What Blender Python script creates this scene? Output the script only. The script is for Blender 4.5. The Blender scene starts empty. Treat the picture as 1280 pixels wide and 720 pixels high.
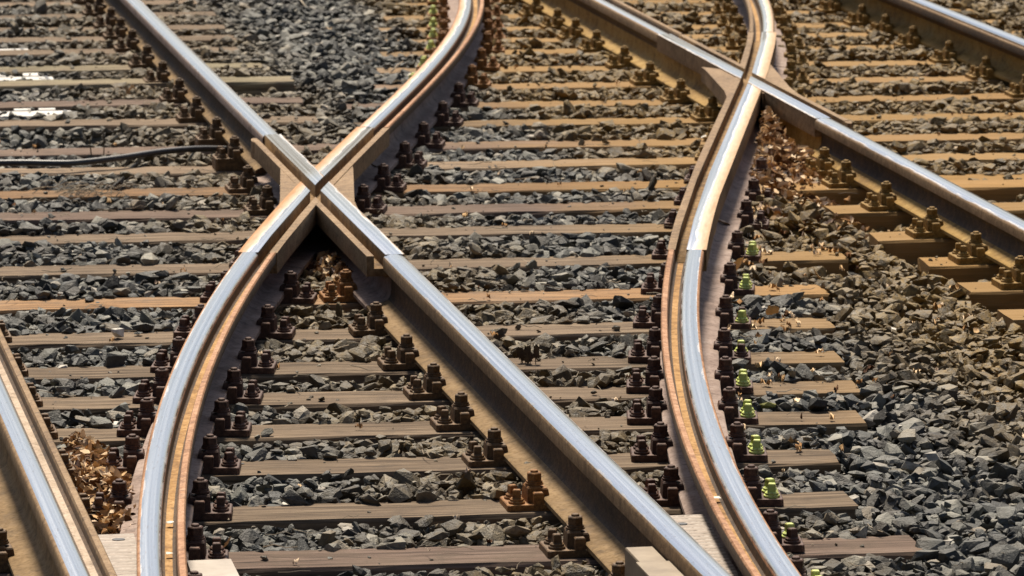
import bpy, bmesh, math, random
import numpy as np
from mathutils import Vector, Matrix
random.seed(7); rng = np.random.default_rng(11)
sc = bpy.context.scene
C = sc.collection
PI = math.pi

# ------------------------------------------------------------------ camera
TH, PH = math.radians(9.378), math.radians(10.344)      # pitch down, tracks run left of the view
F_PX = 6200.0
CAM = Vector((-2.4827, 0.0, 2.7221))
fw = Vector((math.sin(PH)*math.cos(TH), math.cos(PH)*math.cos(TH), -math.sin(TH)))
cam = bpy.data.cameras.new('camera'); co = bpy.data.objects.new('camera', cam); C.objects.link(co)
co.location = CAM
co.rotation_euler = fw.to_track_quat('-Z', 'Y').to_euler()
cam.sensor_width = 36.0; cam.lens = F_PX/1280*36.0
cam.clip_start = 0.5; cam.clip_end = 2000
cam.dof.use_dof = True; cam.dof.focus_distance = 13.6; cam.dof.aperture_fstop = 12.0
sc.camera = co

rt = Vector((math.cos(PH), -math.sin(PH), 0)); dn = fw.cross(rt)
def seen(x, y, z=0.0, m=0):
    """whether a world point lies in the view (margin m in picture widths of 1280)"""
    d = Vector((x, y, z)) - CAM
    w = d.dot(fw)
    if w < 1: return False
    u, v = 640+F_PX*d.dot(rt)/w, 360+F_PX*d.dot(dn)/w
    return -m < u < 1280+m and -m < v < 720+m

# ------------------------------------------------------------------ node helpers
def new_mat(name):
    m = bpy.data.materials.new(name); m.use_nodes = True
    nt = m.node_tree; nt.nodes.clear()
    out = nt.nodes.new('ShaderNodeOutputMaterial'); b = nt.nodes.new('ShaderNodeBsdfPrincipled')
    nt.links.new(b.outputs[0], out.inputs[0])
    return m, nt, b
def N(nt, t, **kw):
    n = nt.nodes.new(t)
    for k, v in kw.items():
        if k in ('i',):
            for kk, vv in v.items(): n.inputs[kk].default_value = vv
        else: setattr(n, k, v)
    return n
def L(nt, a, b): nt.links.new(a, b)
def coords(nt, kind='Object', scale=(1,1,1), rot=(0,0,0)):
    t = N(nt, 'ShaderNodeTexCoord'); mp = N(nt, 'ShaderNodeMapping')
    mp.inputs['Scale'].default_value = scale; mp.inputs['Rotation'].default_value = rot
    L(nt, t.outputs[kind], mp.inputs[0]); return mp.outputs[0]
def noise(nt, vec, scale=5, detail=4, rough=0.6):
    n = N(nt, 'ShaderNodeTexNoise'); n.inputs['Scale'].default_value = scale
    n.inputs['Detail'].default_value = detail; n.inputs['Roughness'].default_value = rough
    L(nt, vec, n.inputs['Vector']); return n.outputs[0]
def ramp(nt, fac, stops, interp='LINEAR'):
    r = N(nt, 'ShaderNodeValToRGB'); r.color_ramp.interpolation = interp
    e = r.color_ramp.elements
    while len(e) < len(stops): e.new(0.5)
    for el, (p, c) in zip(e, stops):
        el.position = p; el.color = (c[0], c[1], c[2], 1) if not isinstance(c, (int, float)) else (c, c, c, 1)
    L(nt, fac, r.inputs[0]); return r.outputs[0]
def mix(nt, fac, a, b, mode='MIX'):
    m = N(nt, 'ShaderNodeMix', data_type='RGBA', blend_type=mode)
    for sock, v in ((m.inputs[0], fac), (m.inputs[6], a), (m.inputs[7], b)):
        if hasattr(v, 'is_output'): L(nt, v, sock)
        elif isinstance(v, (int, float)): sock.default_value = v
        else: sock.default_value = (*v, 1)
    return m.outputs[2]
def math_(nt, op, a, b=0.0, clamp=False):
    m = N(nt, 'ShaderNodeMath', operation=op, use_clamp=clamp)
    for s, v in ((m.inputs[0], a), (m.inputs[1], b)):
        if hasattr(v, 'is_output'): L(nt, v, s)
        else: s.default_value = v
    return m.outputs[0]
def bump(nt, b, h, strength=0.4, dist=0.002):
    n = N(nt, 'ShaderNodeBump'); n.inputs['Strength'].default_value = strength; n.inputs['Distance'].default_value = dist
    L(nt, h, n.inputs['Height']); L(nt, n.outputs[0], b.inputs['Normal']); return n
def setc(nt, b, c, rough=None, metal=None):
    if hasattr(c, 'is_output'): L(nt, c, b.inputs['Base Color'])
    else: b.inputs['Base Color'].default_value = (*c, 1)
    if rough is not None:
        if hasattr(rough, 'is_output'): L(nt, rough, b.inputs['Roughness'])
        else: b.inputs['Roughness'].default_value = rough
    if metal is not None:
        if hasattr(metal, 'is_output'): L(nt, metal, b.inputs['Metallic'])
        else: b.inputs['Metallic'].default_value = metal

# ------------------------------------------------------------------ materials
def rust(name, lo, mid, hi, rough=0.75, scale=14):
    m, nt, b = new_mat(name)
    v = coords(nt)
    n1 = noise(nt, v, scale*2.2, 6, 0.7); n2 = noise(nt, v, scale*14, 3, 0.6)
    n3 = noise(nt, v, 1.6, 3, 0.5)
    c = ramp(nt, math_(nt, 'ADD', math_(nt, 'MULTIPLY', n1, 0.6), math_(nt, 'MULTIPLY', n3, 0.4)), [(0.37, lo), (0.5, mid), (0.63, hi)])
    c = mix(nt, ramp(nt, n2, [(0.50, 0.0), (0.70, 0.5)]), c, tuple(q*0.45 for q in lo))
    pits = noise(nt, v, scale*3.1, 5, 0.7)
    c = mix(nt, ramp(nt, pits, [(0.55, 0.0), (0.67, 0.7)]), c, tuple(q*0.5 for q in lo))
    setc(nt, b, c, ramp(nt, n2, [(0.3, rough-0.12), (0.7, rough+0.12)]), 0.0); b.inputs['Specular IOR Level'].default_value = 0.25
    bump(nt, b, n2, 0.2, 0.0012)
    return m
def polished(name, worn=0.0, tint=(0.20, 0.13, 0.075), edge=0.0):
    """rail running surface: bright steel with streaks along the rail, rust film where the wheels miss it"""
    m, nt, b = new_mat(name)
    t = N(nt, 'ShaderNodeTexCoord'); sp = N(nt, 'ShaderNodeSeparateXYZ'); L(nt, t.outputs['UV'], sp.inputs[0])
    u, vv = sp.outputs[0], sp.outputs[1]          # u: across the head in metres, v: along the rail
    mp = N(nt, 'ShaderNodeMapping'); mp.inputs['Scale'].default_value = (1, 0.003, 1); L(nt, t.outputs['UV'], mp.inputs[0])
    st = noise(nt, mp.outputs[0], 110, 3, 0.5)
    mp2 = N(nt, 'ShaderNodeMapping'); mp2.inputs['Scale'].default_value = (1, 0.10, 1); L(nt, t.outputs['UV'], mp2.inputs[0])
    pt = noise(nt, mp2.outputs[0], 45, 5, 0.65)
    wob = math_(nt, 'MULTIPLY', math_(nt, 'SUBTRACT', pt, 0.5), 0.03)
    uu = math_(nt, 'ADD', u, wob)
    steel = ramp(nt, st, [(0.25, (0.62, 0.63, 0.65)), (0.5, (0.80, 0.81, 0.83)), (0.8, (0.93, 0.94, 0.95))])
    # film towards the field side (negative u) and a thin dirty edge at the gauge corner
    if worn > 0:
        fld = ramp(nt, math_(nt, 'MULTIPLY_ADD', uu, 12.0, ) if False else math_(nt, 'ADD', math_(nt, 'MULTIPLY', uu, 12.0), 0.5),
                   [(0.12, 1.0), (0.12+0.5*worn, 0.75), (0.20+0.55*worn, 0.0), (0.93, 0.0), (0.99, 0.9)])
    else:
        fld = ramp(nt, math_(nt, 'ADD', math_(nt, 'MULTIPLY', uu, 12.0), 0.5), [(0.08+edge, 0.95), (0.19+edge, 0.0), (0.85-edge, 0.0), (0.95-edge, 0.9)])
    film = ramp(nt, noise(nt, mp2.outputs[0], 90, 4), [(0.3, tint), (0.7, tuple(min(1, q*1.35) for q in tint))])
    blot = ramp(nt, noise(nt, mp2.outputs[0], 150, 6, 0.75), [(0.56, 0.0), (0.70, 0.55)])
    steel = mix(nt, blot, steel, tuple(q*1.5 for q in tint))
    c = mix(nt, fld, steel, film)
    setc(nt, b, c, math_(nt, 'ADD', math_(nt, 'MULTIPLY', fld, 0.40), ramp(nt, st, [(0.3, 0.13), (0.7, 0.23)])),
         math_(nt, 'SUBTRACT', 1.0, fld)); b.inputs['Specular IOR Level'].default_value = 0.12
    bump(nt, b, pt, 0.05, 0.0006)
    return m
M = {}
M['polish'] = polished('polished_steel')
M['polish_curve'] = polished('curve_steel', 0.0, (0.28, 0.155, 0.07), 0.07)
M['polish_worn'] = polished('worn_steel', 0.60, (0.33, 0.165, 0.065))
M['polish_tan'] = polished('dulled_steel', 0.72, (0.34, 0.22, 0.12))
M['rust_lip'] = rust('orange_rust', (0.17, 0.075, 0.032), (0.35, 0.175, 0.085), (0.47, 0.275, 0.16))
M['rust_tan'] = rust('tan_rust', (0.11, 0.062, 0.027), (0.21, 0.128, 0.060), (0.29, 0.19, 0.10))
M['groove'] = rust('groove_dust', (0.17, 0.085, 0.028), (0.36, 0.20, 0.07), (0.46, 0.28, 0.12), 0.85, 8)
M['groove_dark'] = rust('dark_groove', (0.09, 0.05, 0.02), (0.20, 0.115, 0.042), (0.30, 0.185, 0.075), 0.85, 8)  # darker groove tone for the crossing flangeways
M['groove_pale'] = rust('pale_groove_dust', (0.26, 0.19, 0.13), (0.40, 0.31, 0.23), (0.48, 0.39, 0.30), 0.85, 8)
M['web'] = rust('shaded_rust', (0.028, 0.015, 0.007), (0.060, 0.033, 0.015), (0.11, 0.062, 0.028))  # rust darkened to paint in the shade under head and lip
M['foot_mauve'] = rust('mauve_rust', (0.17, 0.115, 0.09), (0.29, 0.21, 0.17), (0.36, 0.275, 0.23), 0.8, 6)
M['foot_tan'] = rust('brown_rust', (0.125, 0.074, 0.028), (0.21, 0.13, 0.054), (0.27, 0.175, 0.08), 0.8, 6)
M['foot_gold'] = rust('golden_rust', (0.17, 0.092, 0.019), (0.30, 0.175, 0.041), (0.38, 0.24, 0.072), 0.8, 6)
M['fix_purple'] = rust('purple_brown_rust', (0.035, 0.017, 0.012), (0.085, 0.040, 0.026), (0.17, 0.085, 0.052), 0.6, 30)
M['fix_brown'] = rust('brown_fitting_rust', (0.05, 0.028, 0.012), (0.125, 0.07, 0.030), (0.24, 0.135, 0.055), 0.65, 30)
M['fix_gold'] = rust('golden_fitting_rust', (0.10, 0.055, 0.011), (0.26, 0.15, 0.034), (0.42, 0.26, 0.07), 0.7, 30)
M['fix_orange'] = rust('orange_fitting_rust', (0.10, 0.04, 0.012), (0.26, 0.115, 0.030), (0.40, 0.20, 0.06), 0.7, 30)

m, nt, b = new_mat('lime_paint')
v = coords(nt); n1 = noise(nt, v, 60, 5, 0.7)
setc(nt, b, mix(nt, ramp(nt, n1, [(0.50, 0.0), (0.64, 1.0)]), (0.52, 0.60, 0.15), (0.24, 0.16, 0.03)), 0.5); M['lime'] = m

def timber(name, lo, mid, hi, edge):
    m, nt, b = new_mat(name)
    oi = N(nt, 'ShaderNodeObjectInfo')
    t = N(nt, 'ShaderNodeTexCoord')
    mp = N(nt, 'ShaderNodeMapping'); mp.inputs['Scale'].default_value = (1.3, 26, 26)
    off = N(nt, 'ShaderNodeCombineXYZ'); L(nt, math_(nt, 'MULTIPLY', oi.outputs['Random'], 57.0), off.inputs[0])
    L(nt, math_(nt, 'MULTIPLY', oi.outputs['Random'], 31.0), off.inputs[1])
    L(nt, t.outputs['Object'], mp.inputs[0]); L(nt, off.outputs[0], mp.inputs['Location'])
    g = noise(nt, mp.outputs[0], 1.6, 7, 0.68)
    mp2 = N(nt, 'ShaderNodeMapping'); mp2.inputs['Scale'].default_value = (1.8, 75, 75)
    L(nt, t.outputs['Object'], mp2.inputs[0]); L(nt, off.outputs[0], mp2.inputs['Location'])
    fine = noise(nt, mp2.outputs[0], 1.2, 4, 0.7)
    big = noise(nt, coords(nt), 2.3, 4, 0.6)
    c = ramp(nt, g, [(0.28, lo), (0.48, mid), (0.72, hi)])
    crack = ramp(nt, fine, [(0.27, 1.0), (0.38, 0.0)])
    c = mix(nt, crack, c, edge)
    grain2 = ramp(nt, fine, [(0.36, 0.40), (0.60, 1.15)])
    c = mix(nt, 0.8, c, grain2, 'MULTIPLY')
    mp3 = N(nt, 'ShaderNodeMapping'); mp3.inputs['Scale'].default_value = (0.8, 30, 30)
    L(nt, t.outputs['Object'], mp3.inputs[0]); L(nt, off.outputs[0], mp3.inputs['Location'])
    spl = noise(nt, mp3.outputs[0], 1.0, 3, 0.5)
    split = ramp(nt, math_(nt, 'ABSOLUTE', math_(nt, 'SUBTRACT', spl, 0.5)), [(0.0, 1.0), (0.03, 0.0)])
    c = mix(nt, math_(nt, 'MULTIPLY', split, 0.85), c, edge)
    dirt = ramp(nt, noise(nt, coords(nt), 9, 6, 0.7), [(0.52, 0.0), (0.68, 0.6)])
    c = mix(nt, dirt, c, (0.055, 0.042, 0.032))
    c = mix(nt, ramp(nt, big, [(0.35, 0.0), (0.7, 0.5)]), c, (0.20, 0.145, 0.10))
    hs = N(nt, 'ShaderNodeHueSaturation'); L(nt, c, hs.inputs['Color'])
    L(nt, math_(nt, 'ADD', math_(nt, 'MULTIPLY', oi.outputs['Random'], 0.5), 0.78), hs.inputs['Value'])
    # rust stain and golden light cast towards the right, both painted in here
    ps = N(nt, 'ShaderNodeSeparateXYZ'); geo = N(nt, 'ShaderNodeNewGeometry'); L(nt, geo.outputs['Position'], ps.inputs[0])
    rm = math_(nt, 'ADD', ps.outputs[0], math_(nt, 'MULTIPLY', big, 1.2))
    rm = ramp(nt, math_(nt, 'MULTIPLY', rm, 0.25), [(0.34, 0.0), (0.58, 0.62)])
    c = mix(nt, rm, hs.outputs[0], (0.29, 0.165, 0.045))
    setc(nt, b, c, 0.9); b.inputs['Specular IOR Level'].default_value = 0.15
    bump(nt, b, math_(nt, 'ADD', math_(nt, 'MULTIPLY', g, 0.7), fine), 0.6, 0.004)
    return m
M['wood'] = timber('weathered_timber', (0.075, 0.050, 0.031), (0.165, 0.117, 0.076), (0.33, 0.25, 0.17), (0.018, 0.012, 0.008))
M['wood_purple'] = timber('purple_timber', (0.072, 0.046, 0.034), (0.150, 0.100, 0.077), (0.27, 0.195, 0.155), (0.02, 0.013, 0.010))
M['wood_orange'] = timber('orange_timber', (0.13, 0.068, 0.03), (0.26, 0.145, 0.065), (0.37, 0.225, 0.115), (0.035, 0.02, 0.012))

def stone_mat(name, bright=1.0):
    m, nt, b = new_mat(name)
    geo = N(nt, 'ShaderNodeNewGeometry'); r = geo.outputs['Random Per Island']
    v = coords(nt)
    c = ramp(nt, r, [(0.0, (0.020, 0.020, 0.019)), (0.22, (0.038, 0.039, 0.036)), (0.55, (0.074, 0.075, 0.068)),
                     (0.78, (0.130, 0.129, 0.110)), (0.93, (0.26, 0.245, 0.20)), (0.978, (0.18, 0.145, 0.10)), (0.993, (0.34, 0.31, 0.26)), (1.0, (0.50, 0.46, 0.39))])
    n1 = noise(nt, v, 55, 5, 0.65); n2 = noise(nt, v, 190, 3, 0.6)
    c = mix(nt, 0.75, c, ramp(nt, n1, [(0.25, 0.35), (0.5, 0.95), (0.75, 1.7)]), 'MULTIPLY')
    ps = N(nt, 'ShaderNodeSeparateXYZ'); L(nt, geo.outputs['Position'], ps.inputs[0])
    big = noise(nt, v, 1.7, 3, 0.5)
    def near(x0, w0, w1):
        d = math_(nt, 'ABSOLUTE', math_(nt, 'SUBTRACT', ps.outputs[0], x0))
        d = math_(nt, 'ADD', d, math_(nt, 'MULTIPLY', math_(nt, 'SUBTRACT', big, 0.5), 0.9))
        mr = N(nt, 'ShaderNodeMapRange', interpolation_type='SMOOTHSTEP')
        L(nt, d, mr.inputs[0]); mr.inputs[1].default_value = w0; mr.inputs[2].default_value = w1
        mr.inputs[3].default_value = 1; mr.inputs[4].default_value = 0
        return mr.outputs[0]
    k = math_(nt, 'MAXIMUM', near(2.25, 0.45, 1.2), near(3.9, 0.7, 1.5))
    k2 = math_(nt, 'MULTIPLY', near(0.0, 0.2, 0.8), 0.55)
    yy = N(nt, 'ShaderNodeMapRange', interpolation_type='SMOOTHSTEP'); L(nt, ps.outputs[1], yy.inputs[0])
    yy.inputs[1].default_value = 18.0; yy.inputs[2].default_value = 20.5
    xx = N(nt, 'ShaderNodeMapRange', interpolation_type='SMOOTHSTEP'); L(nt, ps.outputs[0], xx.inputs[0])
    xx.inputs[1].default_value = 1.15; xx.inputs[2].default_value = 1.5
    k = math_(nt, 'MAXIMUM', k, math_(nt, 'MULTIPLY', math_(nt, 'MULTIPLY', yy.outputs[0], xx.outputs[0]), 1.0))  # golden light patch over the far right, painted into the stone colour
    k = math_(nt, 'MAXIMUM', k, k2)
    k = math_(nt, 'MULTIPLY', k, ramp(nt, r, [(0.0, 0.72), (1.0, 1.0)]), True)
    dust_and_cast = mix(nt, ramp(nt, n1, [(0.3, 0.0), (0.7, 1.0)]), (0.050, 0.029, 0.004), (0.31, 0.185, 0.034))  # rust dust colour that also carries the painted golden cast
    c = mix(nt, math_(nt, 'MULTIPLY', k, 0.92), c, dust_and_cast)
    soil = ramp(nt, noise(nt, v, 4.5, 5, 0.65), [(0.48, 0.0), (0.66, 0.55)])
    c = mix(nt, soil, c, (0.060, 0.045, 0.030))
    setc(nt, b, c, ramp(nt, n1, [(0.3, 0.45), (0.7, 0.80)]))
    b.inputs['Specular IOR Level'].default_value = 0.28
    bump(nt, b, math_(nt, 'ADD', n1, math_(nt, 'MULTIPLY', n2, 0.6)), 0.7, 0.006)
    return m
M['stone'] = stone_mat('ballast_stone')
def simple(name, c0, c1, rough=0.7, scale=30, metal=0.0, bmp=0.3):
    m, nt, b = new_mat(name); v = coords(nt); n1 = noise(nt, v, scale, 5, 0.6)
    setc(nt, b, ramp(nt, n1, [(0.3, c0), (0.7, c1)]), rough, metal); bump(nt, b, n1, bmp, 0.002); return m
M['earth'] = simple('dark_earth', (0.008, 0.008, 0.008), (0.03, 0.028, 0.026), 0.95, 25)
M['pale_stone'] = simple('pale_stone', (0.42, 0.38, 0.31), (0.72, 0.69, 0.62), 0.7, 40)
M['moss'] = simple('moss', (0.10, 0.11, 0.02), (0.26, 0.24, 0.06), 0.9, 60)
M['cable'] = simple('black_rubber', (0.012, 0.013, 0.018), (0.05, 0.047, 0.046), 0.45, 60)
M['white'] = simple('chipped_white_paint', (0.30, 0.28, 0.25), (0.62, 0.60, 0.56), 0.6, 26)
M['pale_steel'] = simple('pale_galvanised_steel', (0.24, 0.20, 0.16), (0.34, 0.29, 0.24), 0.6, 12, 0.1)
M['cover_tan'] = simple('tan_painted_steel', (0.15, 0.105, 0.06), (0.25, 0.19, 0.12), 0.65, 14)
M['twig'] = simple('dry_twig', (0.14, 0.10, 0.06), (0.46, 0.38, 0.27), 0.8, 4)
M['dark_stem'] = simple('dark_stem', (0.05, 0.025, 0.012), (0.13, 0.09, 0.03), 0.8, 20)
m, nt, b = new_mat('tread_steel')
v = coords(nt); wv = N(nt, 'ShaderNodeTexWave', wave_type='BANDS', bands_direction='Y')
wv.inputs['Scale'].default_value = 9; wv.inputs['Distortion'].default_value = 2.2; wv.inputs['Detail Scale'].default_value = 3.0; L(nt, v, wv.inputs[0])
n1 = noise(nt, v, 20, 4)
setc(nt, b, mix(nt, ramp(nt, wv.outputs[0], [(0.2, 0.0), (0.8, 0.45)]), ramp(nt, n1, [(0.3, (0.19, 0.15, 0.115)), (0.7, (0.28, 0.225, 0.18))]), (0.15, 0.11, 0.08)), 0.6, 0.1); bump(nt, b, wv.outputs[0], 1.0, 0.006); M['tread'] = m
m, nt, b = new_mat('dry_leaf')
geo = N(nt, 'ShaderNodeNewGeometry'); v = coords(nt); n1 = noise(nt, v, 70, 4)
c = ramp(nt, geo.outputs['Random Per Island'], [(0.0, (0.05, 0.022, 0.012)), (0.14, (0.13, 0.06, 0.024)), (0.34, (0.33, 0.18, 0.075)), (0.58, (0.56, 0.37, 0.19)), (0.84, (0.82, 0.64, 0.44)), (1.0, (0.34, 0.24, 0.18))])
setc(nt, b, mix(nt, 0.6, c, ramp(nt, n1, [(0.3, 0.55), (0.7, 1.3)]), 'MULTIPLY'), 0.9); b.inputs['Specular IOR Level'].default_value = 0.12; M['leaf'] = m
M['leaf_pale'] = simple('pale_dry_leaf', (0.44, 0.27, 0.13), (0.70, 0.50, 0.32), 0.6, 50)

# ------------------------------------------------------------------ mesh helpers
def tag(o, label=None, cat=None, group=None, kind=None):
    if label: o['label'] = label
    if cat: o['category'] = cat
    if group: o['group'] = group
    if kind: o['kind'] = kind
    return o
def link(name, me, parent=None, loc=None, rz=0.0):
    o = bpy.data.objects.new(name, me); C.objects.link(o)
    if parent: o.parent = parent
    if loc: o.location = loc
    if rz: o.rotation_euler = (0, 0, rz)
    return o
def mesh(name, verts, faces, mats, midx=None, uvs=None, smooth=False):
    me = bpy.data.meshes.new(name); me.from_pydata([tuple(v) for v in verts], [], faces)
    for m_ in mats: me.materials.append(m_)
    if midx is not None: me.polygons.foreach_set('material_index', midx)
    if uvs is not None:
        ul = me.uv_layers.new(name='UVMap')
        ul.data.foreach_set('uv', np.array(uvs, dtype=np.float32).ravel())
    if smooth: me.polygons.foreach_set('use_smooth', [True]*len(me.polygons))
    me.update(); return me
class MB:
    """collects shapes into one mesh"""
    def __init__(s): s.v = []; s.f = []; s.m = []
    def add(s, v, f, m=0):
        o = len(s.v); s.v += [tuple(p) for p in v]; s.f += [tuple(i+o for i in q) for q in f]; s.m += [m]*len(f)
    def prism(s, poly, z0, z1, m=0, inset=0.0, bev=0.0):
        """polygon (anticlockwise) from z0 to z1, its top edge chamfered by bev and drawn in by inset"""
        n = len(poly); cx = sum(p[0] for p in poly)/n; cy = sum(p[1] for p in poly)/n
        def shr(d):
            out = []
            for x, y in poly:
                r = math.hypot(x-cx, y-cy) or 1; k = max(0, 1-d/r); out.append((cx+(x-cx)*k, cy+(y-cy)*k))
            return out
        rings = [(poly, z0), (shr(inset), z1-bev), (shr(inset+bev*1.2), z1)] if bev else [(poly, z0), (shr(inset), z1)]
        v = [(x, y, z) for pl, z in rings for x, y in pl]; f = []
        for k in range(len(rings)-1):
            for i in range(n): f.append((k*n+i, k*n+(i+1) % n, (k+1)*n+(i+1) % n, (k+1)*n+i))
        f.append(tuple(range(n-1, -1, -1))); f.append(tuple((len(rings)-1)*n+i for i in range(n)))
        s.add(v, f, m)
    def box(s, x0, x1, y0, y1, z0, z1, m=0, bev=0.0, inset=0.0): s.prism([(x0, y0), (x1, y0), (x1, y1), (x0, y1)], z0, z1, m, inset, bev)
    def cyl(s, x, y, r, z0, z1, n=16, m=0, bev=0.0, ph=0.0):
        s.prism([(x+r*math.cos(2*PI*i/n+ph), y+r*math.sin(2*PI*i/n+ph)) for i in range(n)], z0, z1, m, 0, bev)
    def tube(s, pts, r, n=6, m=0, taper=1.0):
        pts = [Vector(p) for p in pts]; v = []; f = []
        for i, p in enumerate(pts):
            d = (pts[min(i+1, len(pts)-1)]-pts[max(i-1, 0)]).normalized()
            a = d.cross(Vector((0, 0, 1)) if abs(d.z) < .9 else Vector((1, 0, 0))).normalized(); bb = d.cross(a)
            rr = r*(1+(taper-1)*i/(len(pts)-1))
            for k in range(n): v.append(p+a*rr*math.cos(2*PI*k/n)+bb*rr*math.sin(2*PI*k/n))
        for i in range(len(pts)-1):
            for k in range(n): f.append((i*n+k, i*n+(k+1) % n, (i+1)*n+(k+1) % n, (i+1)*n+k))
        f.append(tuple(range(n-1, -1, -1))); f.append(tuple((len(pts)-1)*n+k for k in range(n)))
        s.add(v, f, m)
    def me(s, name, mats, smooth=False): return mesh(name, s.v, s.f, mats, s.m, None, smooth)

# ------------------------------------------------------------------ track layout (metres; x across, y along the tracks)
EC = (-6.3e-05, -0.001215, 0.009128, 0.276923, -0.157945)
FC = (-3.8e-05, -0.001236, 0.007472, 0.27576, 1.336655)
def poly(c, y): 
    t = y-17.0; return (((c[0]*t+c[1])*t+c[2])*t+c[3])*t+c[4]
def dpoly(c, y):
    t = y-17.0; return ((4*c[0]*t+3*c[1])*t+2*c[2])*t+c[3]
def curve(c):
    def f(y):
        if y < 10.8: return poly(c, 10.8)+(y-10.8)*dpoly(c, 10.8)
        if y > 23.6: return poly(c, 23.6)+(y-23.6)*dpoly(c, 23.6)
        return poly(c, y)
    return f
def straight(x): return lambda y: x
RAIL = dict(D=straight(-1.455), A=straight(0.0), B=straight(2.203), C=straight(3.725), E=curve(EC), F=curve(FC))
def slope(r, y): return (RAIL[r](y+.01)-RAIL[r](y-.01))/.02
def path(r, y0, y1, step=0.12):
    n = max(2, int(round((y1-y0)/step))+1) if r in 'EF' else max(2, int(round((y1-y0)/0.5))+1)
    return [(RAIL[r](y), y) for y in np.linspace(y0, y1, n)]

ZT = 0.20          # rail top; rail foot stands at 0.02, timber tops at 0
def sweep(name, prof, pts, mats, dz=0.0, offs=None, ustart=0.0):
    """closed profile [(lateral, z, material)] carried along a plan path; material belongs to the edge that starts there"""
    n = len(prof); V = []; s = 0.0; S = []
    for i, (x, y) in enumerate(pts):
        a = pts[max(i-1, 0)]; b_ = pts[min(i+1, len(pts)-1)]
        dx, dy = b_[0]-a[0], b_[1]-a[1]; l = math.hypot(dx, dy); nx, ny = dy/l, -dx/l
        if i: s += math.hypot(x-pts[i-1][0], y-pts[i-1][1])
        S.append(s)
        o = offs(i/(len(pts)-1)) if offs else 0.0
        for (lx, z, mi) in prof: V.append((x+nx*(lx+o), y+ny*(lx+o), z+dz))
    Fc = []; MI = []; UV = []
    for i in range(len(pts)-1):
        for k in range(n):
            k2 = (k+1) % n
            Fc.append((i*n+k, (i+1)*n+k, (i+1)*n+k2, i*n+k2)); MI.append(prof[k][2])
            UV += [(prof[k][0], S[i]), (prof[k][0], S[i+1]), (prof[k2][0], S[i+1]), (prof[k2][0], S[i])]
    Fc.append(tuple(range(n))); Fc.append(tuple(reversed([(len(pts)-1)*n+k for k in range(n)])))
    MI += [prof[n//2][2]]*2; UV += [(prof[k][0], 0) for k in range(n)]+[(prof[k][0], 1) for k in range(n)]
    # orient outward
    me = mesh(name, V, Fc, mats, MI, UV)
    bm = bmesh.new(); bm.from_mesh(me); bmesh.ops.recalc_face_normals(bm, faces=bm.faces)
    for f_ in bm.faces: f_.smooth = True
    for e in bm.edges: e.smooth = len(e.link_faces) == 2 and e.calc_face_angle(0) < 0.75
    bm.to_mesh(me); bm.free()
    return me
# profiles run anticlockwise seen from the camera end with the gauge side at +x; mirrored for gauge side -1
# materials: 0 polished, 1 side / lip, 2 groove, 3 web, lip side and groove walls with shade painted in, 4 foot
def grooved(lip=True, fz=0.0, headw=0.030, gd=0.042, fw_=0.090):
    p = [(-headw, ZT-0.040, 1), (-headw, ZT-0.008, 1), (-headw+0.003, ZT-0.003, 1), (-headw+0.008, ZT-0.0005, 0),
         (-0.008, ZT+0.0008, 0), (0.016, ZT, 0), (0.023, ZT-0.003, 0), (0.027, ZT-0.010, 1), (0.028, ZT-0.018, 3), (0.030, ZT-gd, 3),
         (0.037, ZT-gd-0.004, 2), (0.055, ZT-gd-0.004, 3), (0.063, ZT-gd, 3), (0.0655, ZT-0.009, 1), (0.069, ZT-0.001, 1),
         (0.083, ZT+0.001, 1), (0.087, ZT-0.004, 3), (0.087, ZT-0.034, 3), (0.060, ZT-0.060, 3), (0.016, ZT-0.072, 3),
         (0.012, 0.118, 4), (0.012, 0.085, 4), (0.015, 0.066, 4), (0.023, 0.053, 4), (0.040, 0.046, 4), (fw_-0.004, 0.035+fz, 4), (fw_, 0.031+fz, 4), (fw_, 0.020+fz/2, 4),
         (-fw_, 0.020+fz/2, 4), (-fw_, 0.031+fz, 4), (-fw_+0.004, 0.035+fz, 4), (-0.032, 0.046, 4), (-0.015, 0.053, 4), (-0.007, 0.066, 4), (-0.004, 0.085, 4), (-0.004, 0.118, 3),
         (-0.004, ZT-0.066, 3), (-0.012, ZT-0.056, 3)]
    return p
def plain(fz=0.0, hw=0.035, fw_=0.0635, lift=0.030, hh=0.0):
    p = [(-hw, ZT-0.040-hh, 1), (-hw, ZT-0.014, 1), (-hw+0.003, ZT-0.006, 0), (-hw+0.010, ZT-0.0015, 0), (-0.010, ZT+0.001, 0), (0.010, ZT+0.001, 0),
         (hw-0.010, ZT-0.0015, 0), (hw-0.003, ZT-0.007, 1), (hw, ZT-0.015, 1), (hw-0.0005, ZT-0.040-hh, 1), (0.012, ZT-0.054-hh, 3), (0.008, ZT-0.066-hh, 3),
         (0.008, 0.118, 3), (0.008, 0.085, 3), (0.011, 0.066, 3), (0.019, 0.053, 4), (0.036, 0.046, 4), (fw_-0.004, 0.035+fz, 4), (fw_, 0.031+fz, 4), (fw_, 0.020+fz/2, 4),
         (-fw_, 0.020+fz/2, 4), (-fw_, 0.031+fz, 4), (-fw_+0.004, 0.035+fz, 4), (-0.036, 0.046, 4), (-0.019, 0.053, 3), (-0.011, 0.066, 3), (-0.008, 0.085, 3), (-0.008, 0.118, 3),
         (-0.008, ZT-0.066-hh, 3), (-0.012, ZT-0.054-hh, 3)]
    # a lower section: everything below the head sits 30 mm higher
    return [(x, z if z > ZT-0.07 else z+lift*min(1.0, (ZT-0.07-z)/0.03), m_) for x, z, m_ in p]
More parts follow.
